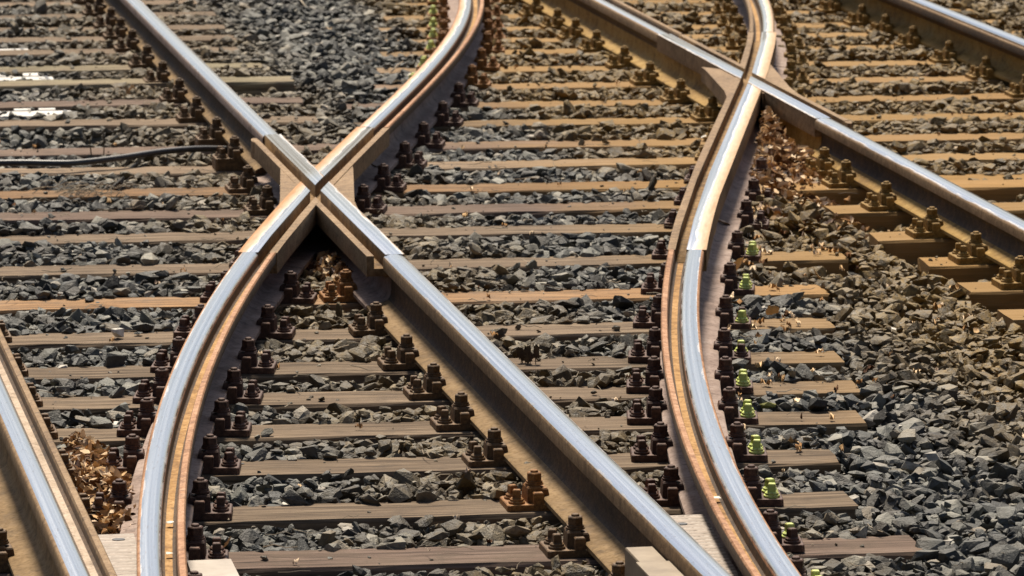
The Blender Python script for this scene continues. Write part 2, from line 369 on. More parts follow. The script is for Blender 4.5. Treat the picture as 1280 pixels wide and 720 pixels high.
def flip(p):
    """mirror across the rail; edge materials move with their edges"""
    q = [(-x, z, 0) for x, z, _ in p]; ms = [m_ for *_, m_ in p]; n = len(p)
    q = q[::-1]; ms2 = [ms[(n-2-i) % n] for i in range(n)]
    return [(x, z, ms2[i]) for i, (x, z, _) in enumerate(q)]
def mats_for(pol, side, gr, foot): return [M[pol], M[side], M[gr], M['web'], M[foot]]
# u of the polished strip must run field -> gauge: materials read +u as gauge, so mirrored rails get mirrored u
def rail(name, r, y0, y1, prof, mats, g, label, dz=0.0):
    me = sweep(name, prof if g > 0 else flip(prof), path(r, y0, y1), mats, dz)
    if g < 0:
        ul = me.uv_layers[0]; a = np.empty(len(ul.data)*2, dtype=np.float32); ul.data.foreach_get('uv', a); a[0::2] *= -1; ul.data.foreach_set('uv', a)
    o = link(name, me); tag(o, label, 'rail'); return o

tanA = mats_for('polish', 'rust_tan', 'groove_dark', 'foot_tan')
tanB = mats_for('polish', 'rust_tan', 'groove', 'foot_gold')
orE = mats_for('polish_curve', 'rust_lip', 'groove', 'foot_mauve')
orEu = mats_for('polish_worn', 'rust_lip', 'groove', 'foot_mauve')
tnF = mats_for('polish_curve', 'rust_lip', 'groove', 'foot_mauve')
tnFu = mats_for('polish_tan', 'rust_tan', 'groove', 'foot_mauve')
FAR = 30.0; NEAR = 9.6
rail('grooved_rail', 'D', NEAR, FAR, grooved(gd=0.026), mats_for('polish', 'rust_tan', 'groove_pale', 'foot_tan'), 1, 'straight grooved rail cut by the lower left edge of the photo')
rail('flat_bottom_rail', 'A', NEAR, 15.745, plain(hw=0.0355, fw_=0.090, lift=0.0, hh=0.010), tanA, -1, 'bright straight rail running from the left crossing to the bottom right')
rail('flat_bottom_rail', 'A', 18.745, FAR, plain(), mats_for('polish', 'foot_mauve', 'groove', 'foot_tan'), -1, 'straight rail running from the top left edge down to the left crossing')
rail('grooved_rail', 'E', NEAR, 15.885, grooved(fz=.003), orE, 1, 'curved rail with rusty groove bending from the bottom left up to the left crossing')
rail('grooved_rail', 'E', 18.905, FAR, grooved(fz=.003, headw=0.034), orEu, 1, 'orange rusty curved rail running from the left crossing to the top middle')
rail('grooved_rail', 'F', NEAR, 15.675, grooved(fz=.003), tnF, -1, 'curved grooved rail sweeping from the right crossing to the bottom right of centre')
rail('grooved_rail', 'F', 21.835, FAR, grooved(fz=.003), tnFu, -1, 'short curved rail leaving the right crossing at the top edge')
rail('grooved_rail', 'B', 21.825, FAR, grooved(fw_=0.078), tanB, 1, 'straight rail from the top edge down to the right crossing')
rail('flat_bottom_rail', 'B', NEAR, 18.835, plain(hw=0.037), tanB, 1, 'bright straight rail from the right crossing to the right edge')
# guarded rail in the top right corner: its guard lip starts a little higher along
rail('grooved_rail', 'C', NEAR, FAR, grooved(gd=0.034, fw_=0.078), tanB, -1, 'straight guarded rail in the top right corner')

# ------------------------------------------------------------------ cast crossings
def rect(a, b_, z0, z1, m_top, m_side): return [(a, z0, m_side), (a, z1, m_top), (b_, z1, m_side), (b_, z0, m_side)]
def tmp(me): 
    o = bpy.data.objects.new('work', me); C.objects.link(o); return o
def boolean(base, others, op):
    for w in others:
        md = base.modifiers.new('b', 'BOOLEAN'); md.operation = op; md.object = w; md.solver = 'EXACT'
        md.material_mode = 'TRANSFER'
        dg = bpy.context.evaluated_depsgraph_get(); dg.update()
        me = bpy.data.meshes.new_from_object(base.evaluated_get(dg))
        base.modifiers.clear(); base.data = me
    for w in others: bpy.data.objects.remove(w)
    return base
def polyprism(pts, z0, z1, mats):
    b_ = MB(); 
    ar = sum(pts[i][0]*pts[(i+1) % len(pts)][1]-pts[(i+1) % len(pts)][0]*pts[i][1] for i in range(len(pts)))
    if ar < 0: pts = pts[::-1]
    b_.prism(pts, z0, z1, 1)
    me = b_.me('work', mats); me.uv_layers.new(name='UVMap'); return me
def crossing(name, straight_r, gs, s_rng, curve_r, gc, c_rng, fillers, mats, label, cut_mat, lipflare):
    root = link(name, None, None); root.location = (0, 0, 0)
    tag(root, label, 'rail crossing')
    zb = ZT-0.075
    zk = [zb]
    def band(r, g, rng, a, b_, z1, mt, ext=0.0, off=None):
        lo, hi = (a, b_) if g > 0 else (-b_, -a)
        zk[0] += 0.0013; ext = ext+zk[0]*0.021
        return sweep('work', rect(lo, hi, zk[0], z1, mt, 1), path(r, rng[0]-ext, rng[1]+ext, 0.1), mats, offs=off)
    base = tmp(band(straight_r, gs, s_rng, -0.036, 0.030, ZT+0.001, 0))
    if gs < 0:
        pass
    parts = [tmp(band(curve_r, gc, c_rng, -0.038, 0.030, ZT-0.0007, 4)),
             tmp(band(curve_r, gc, c_rng, 0.020, 0.090, ZT-0.002, 1)),
             tmp(band(straight_r, gs, lipflare, 0.020, 0.0885, ZT-0.003, 1))]
    ye = lipflare[1] if straight_r == 'A' else lipflare[0]
    xe = RAIL[straight_r](ye)+gs*0.0735
    parts += [tmp(polyprism([(xe+.020*math.cos(k*PI/8), ye+.075*math.sin(k*PI/8)) for k in range(16)], zb+.004, ZT-0.0052, mats))]
    parts += [tmp(polyprism(f_, zb+0.0071+0.0013*i, ZT-0.0045-0.0011*i, mats)) for i, f_ in enumerate(fillers)]
    boolean(base, parts, 'UNION')
    def cutter(r, g, rng):
        lo, hi = (0.028, 0.064) if g > 0 else (-0.064, -0.028)
        return sweep('work', [(lo, ZT-0.045, 2), (lo-0.001, ZT+0.05, 2), (hi+0.001, ZT+0.05, 2), (hi, ZT-0.045, 2)], path(r, rng[0]-0.313, rng[1]+0.327, 0.137), mats)
    boolean(base, [tmp(cutter(straight_r, gs, s_rng)), tmp(cutter(curve_r, gc, c_rng))], 'DIFFERENCE')
    me = base.data; C.objects.unlink(base); bpy.data.objects.remove(base)
    bm = bmesh.new(); bm.from_mesh(me)
    bmesh.ops.remove_doubles(bm, verts=bm.verts, dist=0.0004)
    bmesh.ops.dissolve_limit(bm, angle_limit=0.01, verts=bm.verts, edges=bm.edges, delimit={'MATERIAL'})
    ed = [e for e in bm.edges if len(e.link_faces) == 2 and e.calc_face_angle(0) > 0.6]
    try: bmesh.ops.bevel(bm, geom=ed, offset=0.0035, segments=2, affect='EDGES', clamp_overlap=True, profile=0.6)
    except Exception as ex: print('bevel', ex)
    uv = bm.loops.layers.uv.verify()
    for f_ in bm.faces:
        for lp in f_.loops:
            x, y, _ = lp.vert.co
            if f_.material_index == 4: lp[uv].uv = ((x-RAIL[curve_r](y))*gc*0.96, y)
            else: lp[uv].uv = ((x-RAIL[straight_r](y))*gs, y)
    bm.to_mesh(me); bm.free()
    link('crossing_top', me, root)
    # webs and feet of the two rails below the cast top
    def under(r, rng, fz):
        w = [(-0.010, ZT-0.070, 3), (0.014, ZT-0.070, 3), (0.014, 0.070, 3), (0.018, 0.052, 4), (0.030, 0.043, 4), (0.088, 0.034+fz, 4), (0.092, 0.031+fz, 4),
             (0.092, 0.020+fz/2, 4), (-0.092, 0.020+fz/2, 4), (-0.092, 0.031+fz, 4), (-0.088, 0.034+fz, 4), (-0.030, 0.043, 4), (-0.018, 0.052, 3), (-0.010, 0.070, 3)]
        return w
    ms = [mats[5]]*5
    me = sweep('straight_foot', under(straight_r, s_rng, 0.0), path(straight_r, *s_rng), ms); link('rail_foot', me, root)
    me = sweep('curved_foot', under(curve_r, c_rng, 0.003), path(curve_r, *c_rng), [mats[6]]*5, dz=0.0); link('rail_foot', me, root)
    # lower mass of the casting where the rails come together
    return root
f1 = [[(-0.080, 17.93), (-0.088, 17.84), (-0.195, 17.06), (-0.236, 16.80), (-0.03, 17.30), (-0.02, 17.8)],
      [(0.185, 17.90), (0.178, 17.82), (0.058, 16.99), (0.036, 16.72), (-0.02, 17.1), (0.12, 17.75)],
      [(0.01, 17.6), (0.062, 17.75), (0.088, 17.94), (0.03, 17.94)],
      [(-0.06, 16.98), (-0.135, 16.93), (-0.10, 17.6), (-0.03, 17.6)]]
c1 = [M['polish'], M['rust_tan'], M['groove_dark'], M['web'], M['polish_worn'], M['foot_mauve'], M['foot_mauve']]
crossing('rail_crossing', 'A', -1, (15.75, 18.74), 'E', 1, (15.89, 18.90), f1, c1, 'left X shaped rail crossing with a bright V nose and open flangeways', 2, (15.75, 18.62))
def FB(x, y): return (x, y)
f2 = [[(2.105, 20.62), (2.100, 20.52), (2.020, 19.80), (1.985, 19.60), (2.17, 20.05), (2.19, 20.5)],
      [(2.428, 20.746), (2.419, 20.66), (2.318, 19.90), (2.293, 19.62), (2.2, 20.0), (2.40, 20.6)],
      [(2.203, 20.25), (2.160, 19.70), (2.196, 19.70), (2.226, 20.25)],
      [(2.22, 20.65), (2.34, 20.78), (2.31, 20.2), (2.24, 20.2)]]
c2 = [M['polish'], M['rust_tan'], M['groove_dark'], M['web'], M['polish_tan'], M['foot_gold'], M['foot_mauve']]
crossing('rail_crossing', 'B', 1, (18.84, 21.82), 'F', -1, (15.68, 21.83), f2, c2, 'right rail crossing where the straight rail cuts the tan curved rail at top', 2, (18.78, 21.82))

# ------------------------------------------------------------------ timber sleepers
ROWS = [10.45, 11.0, 11.56, 12.12, 12.69, 13.29, 13.83, 14.32, 14.82, 15.43, 16.09, 16.80, 17.52, 18.07, 18.63, 19.25, 19.83, 20.49, 21.12, 21.77, 22.40, 23.05, 23.57, 24.03, 24.6, 25.2, 25.8, 26.4]
REND = {10.45: .72, 11.0: .80, 11.56: .66, 12.12: .785, 12.69: .75, 13.29: .85, 13.83: 1.065, 14.32: 1.176, 14.82: 1.245, 15.43: 1.363, 16.09: 1.503, 16.80: 1.749, 17.52: 1.58, 18.07: 1.66}
MS = -0.06
SW, SH = 0.106, 0.16
ordn = ['first', 'second', 'third', 'fourth', 'fifth', 'sixth', 'seventh', 'eighth', 'ninth', 'tenth', 'eleventh', 'twelfth', 'thirteenth', 'fourteenth', 'fifteenth', 'sixteenth', 'seventeenth']
nearer = [y for y in ROWS if y < 17.3][::-1]; beyond = [y for y in ROWS if y > 17.3]
def rowphrase(y):
    return f"{ordn[nearer.index(y)]} sleeper nearer than the left crossing" if y in nearer else f"{ordn[beyond.index(y)]} sleeper beyond the left crossing"
SLEEP = []                       # (row y at x=0, slope, x0, x1)
M['wood_pale'] = timber('pale_mossy_timber', (0.095, 0.076, 0.042), (0.19, 0.16, 0.098), (0.32, 0.28, 0.185), (0.03, 0.025, 0.014))
def sleeper(x0, x1, yc, sl, mat, label, w=SW, zt=0.0):
    n = max(3, int((x1-x0)/0.12)); V = []; Fc = []
    bx = 0.007; ph = random.uniform(0, 9)
    jit = lambda a: random.uniform(-a, a)
    for i in range(n+1):
        t = i/n; x = (x1-x0)*(t-.5)
        dz = 0.002*math.sin(ph+x*2.1)+jit(.0012); wy = 0.003*math.sin(ph*2+x*1.7)
        for (y, z) in ((-w, -SH), (-w+jit(.002)+wy, -bx-abs(jit(.004))), (-w+bx+jit(.002)+wy, dz), (0, dz+0.001+jit(.001)), (w-bx+wy, dz), (w+wy, -bx), (w, -SH)):
            V.append((x+(jit(.006) if i in (0, n) else 0), y, z))
    for i in range(n):
        for k in range(7):
            k2 = (k+1) % 7; Fc.append((i*7+k, i*7+k2, (i+1)*7+k2, (i+1)*7+k))
    Fc.append(tuple(range(6, -1, -1))); Fc.append(tuple(n*7+k for k in range(7)))
    me = mesh('timber_sleeper', V, Fc, [M[mat]])
    bm = bmesh.new(); bm.from_mesh(me); bmesh.ops.recalc_face_normals(bm, faces=bm.faces); bm.to_mesh(me); bm.free()
    xc = (x0+x1)/2
    o = link('timber_sleeper', me, None, (xc, yc+sl*xc, zt), math.atan(sl))
    tag(o, label, 'sleeper', 'timber sleepers under the rails')
    SLEEP.append((yc, sl, x0, x1)); return o
WOODS = {17.52: 'wood', 18.63: 'wood_orange', 16.09: 'wood_orange', 12.12: 'wood_purple', 19.25: 'wood', 14.82: 'wood', 13.29: 'wood', 18.07: 'wood_purple', 19.83: 'wood_purple', 12.69: 'wood'}
for y in ROWS:
    wd = WOODS.get(y, random.choice(['wood', 'wood', 'wood', 'wood_purple']))
    if y < 18.5:
        if not any(seen(x, y+MS*x, 0, 40) for x in np.linspace(-2, REND[y], 30)) and y < 11: continue
        sleeper(-2.0, REND[y], y, MS, wd, f"long timber sleeper under left track and curve, {rowphrase(y)}".replace(' sleeper nearer', ' nearer').replace(' sleeper beyond', ' beyond'))
    elif y < 20.2:
        sleeper(-2.0, 4.35, y, MS, wd, f"full width timber sleeper under both tracks, {rowphrase(y)}".replace(' sleeper beyond', ' beyond'))
    else:
        sleeper(-2.0, 0.50 if y == 21.77 else 0.46+random.uniform(-.04, .04), y+0.03, MS*0.8, 'wood_pale' if y in (21.77, 22.40) else wd, f"{'pale mossy ' if y in (21.77, 22.40) else ''}left track timber sleeper ending in ballast, {rowphrase(y)}".replace(' sleeper beyond', ' beyond'), zt=0.040 if y == 21.77 else 0.028)
        x0 = RAIL['E'](y)-0.42+random.uniform(-.04, .04)
        sleeper(max(x0, 0.58), 4.35, y, MS, wd, f"right hand timber sleeper under curve and right track, {rowphrase(y)}".replace(' sleeper beyond', ' beyond'))
BROWS = [18.171, 17.569, 16.926, 16.345, 15.797, 15.23, 14.65]
for i, y in enumerate(BROWS):
    sleeper(1.925+random.uniform(-.015, .015), 4.35, y+0.115, MS, 'wood' if i % 3 else 'wood_orange', f"timber sleeper with free left end under bright right rail, {ordn[i]} below the leaf filled crossing", zt=0.028)

# ------------------------------------------------------------------ rail fastenings
FW = 0.090
def footing(r, y):
    """half width of the rail foot and its extra height above the timber at this place"""
    if r == 'A' and y > 18.74 or r == 'B' and y < 18.84: return 0.0635, 0.030
    if r == 'C' or r == 'B' and y > 21.82: return 0.078, 0.0
    return 0.090, 0.0
KS = 1.2
def grow(mb, z0=0.0195):
    mb.v = [(x*KS, y*KS, z0+(z-z0)*KS) for x, y, z in mb.v]; return mb
def side_parts():
    c = MB(); c.prism([(-0.014, -0.029), (0.034, -0.029), (0.034, 0.029), (-0.014, 0.029)], 0.034, 0.050, 0, 0.003, 0.003)
    c.prism([(0.002, -0.031), (0.036, -0.031), (0.036, 0.031), (0.002, 0.031)], 0.0195, 0.0545, 0, 0.004, 0.004)
    b_ = MB(); b_.cyl(0.014, 0, 0.0205, 0.0545, 0.0590, 16, 0, 0.001); b_.cyl(0.014, 0, 0.0185, 0.0592, 0.0635, 16, 0, 0.001)
    b_.cyl(0.014, 0, 0.0088, 0.0637, 0.0870, 10, 0, 0.0015)
    nu = MB(); nu.cyl(0.014, 0, 0.0175, 0.0637, 0.0820, 6, 0, 0.0022, 0.35)
    s = MB(); s.cyl(0, 0, 0.0185, 0.0, 0.006, 16, 0, 0.0015); s.cyl(0, 0, 0.0155, 0.006, 0.013, 16, 0, 0.003)
    s.prism([(-.0092, -.0092), (.0092, -.0092), (.0092, .0092), (-.0092, .0092)], 0.012, 0.031, 0, 0.0014, 0.002)
    return grow(c), grow(b_), grow(s, 0.0), grow(nu)
clampMB, boltMB, screwMB, nutMB = side_parts()
def plateMB(wl, wr, left, right, drop=0.0):
    FW = wl; p = MB(); hy = 0.066
    xl = -wl-(0.100 if left else 0.01); xr = wr+(0.100 if right else 0.01); ch = 0.007
    p.prism([(xl+ch, -hy), (xr-ch, -hy), (xr, -hy+ch), (xr, hy-ch), (xr-ch, hy), (xl+ch, hy), (xl, hy-ch), (xl, -hy+ch)], 0.0015-drop, 0.0195, 0, 0.001, 0.002)
    for on, sx in ((left, -1), (right, 1)):
        if on:
            x0 = sx*(FW+0.002); x1 = sx*(FW+0.029)
            for cy in (-0.053, 0.053): p.box(min(x0, x1), max(x0, x1), cy-0.0125, cy+0.0125, 0.0195, 0.051, 0, 0.003)
    return p
FIX = {}
for k in ('fix_purple', 'fix_brown', 'fix_gold', 'fix_orange'):
    FIX[k] = dict(clamp=clampMB.me('rail_clamp', [M[k]]), bolt=boltMB.me('clamp_bolt', [M[k]]), nut=nutMB.me('nut', [M[k]]), screw=screwMB.me('coach_screw', [M[k]]), plate={})
    for l_ in (0, 1):
        for r_ in (0, 1):
            for w_, d_ in ((0.090, 0.0), (0.078, 0.0), (0.0635, 0.030)): FIX[k]['plate'][(l_, r_, w_)] = plateMB(w_, w_, l_, r_, d_).me('base_plate', [M[k]])
FIX['lime'] = screwMB.me('coach_screw', [M['lime']])
RNAME = dict(D='lower left grooved rail', A='left straight rail', B='right straight rail', C='top right rail', E='left curved rail', F='right curved rail')
RGRP = dict(D='fastenings along the lower left grooved rail', A='fastenings along the left straight rail', B='fastenings along the right straight rail', C='fastenings along the top right rail', E='fastenings along the left curved rail', F='fastenings along the right curved rail')
RMAT = dict(D='fix_brown', A='fix_brown', B='fix_gold', C='fix_gold', E='fix_purple', F='fix_purple')
RADJ = dict(fix_brown='brown', fix_gold='golden brown', fix_purple='dark purple brown', fix_orange='orange rusted')
def part(name, me, parent, x, y, z, rz, sc_=1.0):
    o = link(name, me, parent, (x, y, z), rz)
    if sc_ != 1.0: o.scale = (sc_,)*3
    return o
nchair = 0
def chair(r, x, y, rz, left, right, mat, label, green=(0, 0)):
    global nchair
    nchair += 1
    root = link('rail_fastening', None, None, (x, y, 0), rz); tag(root, label, 'rail fastening', RGRP[r])
    root.empty_display_size = 0.05
    K = FIX[mat]; FW, zup = footing(r, y); root.location.z = zup
    part('base_plate', K['plate'][(left, right, FW)], root, 0, 0, 0, 0)
    for on, sx, gr in ((left, -1, green[0]), (right, 1, green[1])):
        if not on: continue
        R = 0 if sx > 0 else PI
        part('rail_clamp', K['clamp'], root, sx*FW, random.uniform(-.003, .003), 0, R+random.uniform(-.05, .05))
        bo = part('clamp_bolt', K['bolt'], root, sx*FW, random.uniform(-.002, .002), random.uniform(-.001, .002), R+random.uniform(-.1, .1))
        part('nut', K['nut'], bo, 0, 0, 0, 0)
        for dy in (-0.031, 0.031):
            g = gr and random.random() < 0.93
            o = part('coach_screw', FIX['lime'] if g else K['screw'], root, sx*(FW+0.070), dy+random.uniform(-.003, .003), 0.0195, random.uniform(-.5, .5))
            if g: o['label'] = 'lime green painted screw'
def solve(r, yc, sl):
    y = yc
    for _ in range(20): y = yc+sl*RAIL[r](y)
    return y
tracks = []
for (yc, sl, x0, x1) in SLEEP:
    here = []
    for r in 'DEAFBC':
        y = solve(r, yc, sl); x = RAIL[r](y)
        if x0+0.05 < x < x1-0.02: here.append((x, y, r))
    here.sort()
    base = min(ROWS, key=lambda q: abs(q-yc))
    brow = x0 > 1.8 and x0 < 2.1 and yc < 18.5
    for i, (x, y, r) in enumerate(here):
        if not seen(x, y, 0.05, 220): continue
        gl = x-here[i-1][0] if i else 9; gr_ = here[i+1][0]-x if i+1 < len(here) else 9
        need = 2*FW+0.10
        left, right = gl > need, gr_ > need
        # two facing fastenings need room for both
        if left and i and gl < 2*FW+0.20: left = r in ('A', 'F') and False or (gl > 2*FW+0.155)
        if right and gr_ < 2*FW+0.20: right = gr_ > 2*FW+0.155
        if gl < 0.34 and i: left = gl > 0.335
        if gr_ < 0.34: right = gr_ > 0.335
        if y < 11.95 and r in 'AF': 
            if r == 'A': right = False
            if r == 'F': left = False
        if y < 12.0 and r in 'DE':
            if r == 'D': right = False
            if r == 'E': left = False
        if not (left or right): continue
        mat = RMAT[r]
        if r == 'A' and (y > 16 and y < 16.5 or 12.4 < y < 12.8): mat = 'fix_orange'
        if r == 'F' and y > 18.7: mat = 'fix_gold'
        if r == 'E' and y > 21.5: mat = 'fix_orange'
        if brow:
            lab = f"{RADJ[mat]} bolted fastening on the {RNAME[r]}, {ordn[min(range(len(BROWS)), key=lambda q: abs(BROWS[q]+.115-yc))]} free ended sleeper below crossing"
        else:
            lab = f"{RADJ[mat]} fastening on the {RNAME[r]}, {rowphrase(base)}"
        green = (0, 0)
        if r == 'F' and y < 16.9: green = (0, 1)
        if r == 'E' and y > 21.6: green = (1, 0)
        chair(r, x, y, -math.atan(slope(r, y)), int(left), int(right), mat, lab, green)
print('chairs', nchair)

# ------------------------------------------------------------------ ground and ballast
gm = MB(); gm.add([(-60, -20, -0.10), (60, -20, -0.10), (60, 140, -0.10), (-60, 140, -0.10)], [(0, 1, 2, 3)])
tag(link('ground', gm.me('ground', [M['earth']])), kind='structure')

def templates(k, npt, flat):
    out = []
    for _ in range(k):
        bm = bmesh.new()
        sx, sy, sz = 1.0, random.uniform(.65, .95), random.uniform(*flat)
        for _ in range(npt):
            p = Vector((random.gauss(0, 1), random.gauss(0, 1), random.gauss(0, 1))).normalized()
            q = max(abs(p.x), abs(p.y), abs(p.z)); p = p.lerp(p/q*0.86, 0.6)*random.uniform(.82, 1.08)
            bm.verts.new((p.x*sx, p.y*sy, p.z*sz))
        r = bmesh.ops.convex_hull(bm, input=bm.verts)
        bmesh.ops.delete(bm, geom=[v for v in bm.verts if not v.link_faces], context='VERTS')
        bmesh.ops.triangulate(bm, faces=bm.faces)
        bm.verts.index_update()
        out.append((np.array([v.co[:] for v in bm.verts], dtype=np.float32), np.array([[v.index for v in f.verts] for f in bm.faces], dtype=np.int32)))
        bm.free()
    return out
TPL = templates(26, 14, (.26, .58))+templates(30, 24, (.28, .62))
def rotmats(n, tilt):
    a = rng.uniform(0, 2*PI, n); tx = rng.normal(0, tilt, n); ty = rng.normal(0, tilt, n)
    ca, sa = np.cos(a), np.sin(a); cx_, sx_ = np.cos(tx), np.sin(tx); cy_, sy_ = np.cos(ty), np.sin(ty)
    Z = np.zeros((n, 3, 3)); Z[:, 0, 0] = ca; Z[:, 0, 1] = -sa; Z[:, 1, 0] = sa; Z[:, 1, 1] = ca; Z[:, 2, 2] = 1
    X = np.zeros((n, 3, 3)); X[:, 0, 0] = 1; X[:, 1, 1] = cx_; X[:, 1, 2] = -sx_; X[:, 2, 1] = sx_; X[:, 2, 2] = cx_
    Y = np.zeros((n, 3, 3)); Y[:, 1, 1] = 1; Y[:, 0, 0] = cy_; Y[:, 0, 2] = sy_; Y[:, 2, 0] = -sy_; Y[:, 2, 2] = cy_
    return Y@X@Z
def scatter(name, pos, size, tilt, tpls, mat):
    n = len(pos); R = rotmats(n, tilt)*size[:, None, None]
    which = rng.integers(0, len(tpls), n); VV = []; FF = []; o = 0
    for k, (tv, tf) in enumerate(tpls):
        idx = np.nonzero(which == k)[0]
        if not len(idx): continue
        v = np.einsum('nij,vj->nvi', R[idx], tv)+pos[idx][:, None, :]
        f = tf[None]+(np.arange(len(idx))*len(tv))[:, None, None]+o
        VV.append(v.reshape(-1, 3)); FF.append(f.reshape(-1, 3)); o += len(idx)*len(tv)
    V = np.concatenate(VV).astype(np.float32); Fa = np.concatenate(FF).astype(np.int32)
    me = bpy.data.meshes.new(name); me.vertices.add(len(V)); me.vertices.foreach_set('co', V.ravel())
    me.loops.add(Fa.size); me.loops.foreach_set('vertex_index', Fa.ravel())
    me.polygons.add(len(Fa)); me.polygons.foreach_set('loop_start', np.arange(0, Fa.size, 3, dtype=np.int32))
    me.polygons.foreach_set('use_smooth', np.zeros(len(Fa), dtype=bool))
    me.materials.append(M[mat]); me.update(calc_edges=True); me.validate()
    print(name, n, 'stones', len(Fa), 'faces')
    return me
def grid(spacing, jit):
    xs = np.arange(-3.2, 6.2, spacing); ys = np.arange(10.0, 28.4, spacing*1.05)
    gx, gy = np.meshgrid(xs, ys); p = np.stack([gx.ravel(), gy.ravel()], 1)+rng.uniform(-jit, jit, (gx.size, 2))
    # keep what the view (with a wide margin to either side) can see
    d = np.stack([p[:, 0]-CAM.x, p[:, 1]-CAM.y, np.full(len(p), -CAM.z)], 1)
    w = d@np.array(fw); u = 640+F_PX*(d@np.array(rt))/w; v = 360+F_PX*(d@np.array(dn))/w
    return p[(u > -400) & (u < 1640) & (v > -110) & (v < 830)]
sl_arr = SLEEP
COVERS = ((-0.555, 20.93, .085), (-0.53, 22.12, .11), (-0.545, 23.24, .10))
def crib(p):
    """per point: signed distance in front of (towards the camera from) each sleeper's axis: inside mask, and gap to the sleeper behind / in front"""
    inside = np.zeros(len(p), bool); behind = np.full(len(p), 9.0); front = np.full(len(p), 9.0)
    for (yc, s, x0, x1) in sl_arr:
        dy = p[:, 1]-(yc+s*p[:, 0]); ok = (p[:, 0] > x0-.01) & (p[:, 0] < x1+.01)
        inside |= ok & (dy > -SW+.012) & (dy < SW-0.016)
        b_ = np.where(ok & (dy < 0), -dy-SW, 9.0); behind = np.minimum(behind, np.maximum(b_, 0))   # sleeper farther away
        f_ = np.where(ok & (dy > 0), dy-SW, 9.0); front = np.minimum(front, np.maximum(f_, 0))     # sleeper nearer the camera
    for (x1, yc, hw) in COVERS: inside |= (p[:, 0] < x1+.02) & (p[:, 0] > x1-.85) & (np.abs(p[:, 1]-yc) < hw+.03)
    return inside, behind, front
def surface(p, inside, behind, front):
    z = np.full(len(p), -0.012)
    lump = 0.012*np.sin(p[:, 0]*3.1+1.3*np.sin(p[:, 1]*1.7))*np.sin(p[:, 1]*2.3+p[:, 0])
    both = (behind < 1.0) & (front < 1.0)
    z = np.where(both, -0.004-0.026*np.exp(-(behind/0.07)**2)+0.010*np.exp(-(front/0.07)**2), z)
    z = np.where((behind < 0.08) & ~both, -0.035, z)
    z = z+lump*0.8-0.004
    z = np.where((p[:, 0] > 1.60) & (p[:, 0] < 2.12) & (p[:, 1] < 18.3) & (p[:, 1] > 14), z-0.028, z)
    z = np.where((p[:, 0] > 1.95) & (p[:, 0] < 4.2) & (p[:, 1] < 18.3), z-0.015, z)
    z = z+np.where(p[:, 1] > 20, 0.010*np.clip((p[:, 1]-20)/3, 0, 1), 0)
    # shoulders run a little higher beside the free timber ends
    z = np.where((p[:, 1] > 20.2) & (p[:, 0] < 0.8), z+0.024, z)
    z = np.where((p[:, 0] > 0.05) & (p[:, 0] < 0.62) & (p[:, 1] > 21.25) & (p[:, 1] < 21.72), z-0.035, z)
    free = (~both) & (behind > 0.5) & (front > 0.5)
    return np.where(free, 0.002+lump*1.2, z)
P1 = grid(0.046, 0.020); ins, bh, fr = crib(P1); P1 = P1[~ins]; z1 = surface(P1, None, bh[~ins], fr[~ins])-0.036
P2 = grid(0.038, 0.021); ins, bh, fr = crib(P2); P2 = P2[~ins]; z2 = surface(P2, None, bh[~ins], fr[~ins])-0.008+rng.normal(0, .005, len(P2))
P3 = grid(0.066, 0.033); ins, bh, fr = crib(P3); P3 = P3[~ins]; z3 = surface(P3, None, bh[~ins], fr[~ins])+0.010+rng.normal(0, .006, len(P3))
P4 = grid(0.17, 0.085); ins, bh, fr = crib(P4)
near_r = np.zeros(len(P4), bool)
for r in RAIL: near_r |= np.abs(P4[:, 0]-np.array([RAIL[r](y) for y in P4[:, 1]])) < 0.20
keepP = ins & ~near_r & (rng.random(len(P4)) < np.where(P4[:, 1] > 20, .6, .26)); P4 = P4[keepP]; z4 = np.where((P4[:, 1] > 20.3) & (P4[:, 0] < 0.8), 0.036, 0.008)
pos = np.concatenate([np.column_stack([P1, z1]), np.column_stack([P2, z2]), np.column_stack([P3, z3]), np.column_stack([P4, z4])])
def sz(n, mu, s, lo, hi): return np.clip(rng.lognormal(math.log(mu), s, n), lo, hi)
P5 = grid(0.062, 0.031); P5 = P5[rng.random(len(P5)) < 0.6]; ins, bh, fr = crib(P5); kk = ~ins | (rng.random(len(P5)) < .3); P5, ins, bh, fr = P5[kk], ins[kk], bh[kk], fr[kk]; z5 = np.where(ins, np.where(((P5[:, 1] > 20.3) & (P5[:, 0] < 0.8)) | ((P5[:, 1] < 18.3) & (P5[:, 0] > 1.95)), 0.030, 0.002), surface(P5, None, bh, fr)+0.012)
pos = np.concatenate([pos, np.column_stack([P5, z5])])
size = np.concatenate([sz(len(P1), .031, .2, .02, .045), sz(len(P2), .0255, .34, .012, .050), sz(len(P3), .0245, .40, .010, .050), sz(len(P4), .017, .3, .010, .028), sz(len(P5), .0055, .45, .003, .012)])
tag(link('ballast', scatter('ballast', pos, size, 0.42, TPL, 'stone')), 'dark grey crushed stone ballast between the sleepers', 'ballast', None, 'stuff')

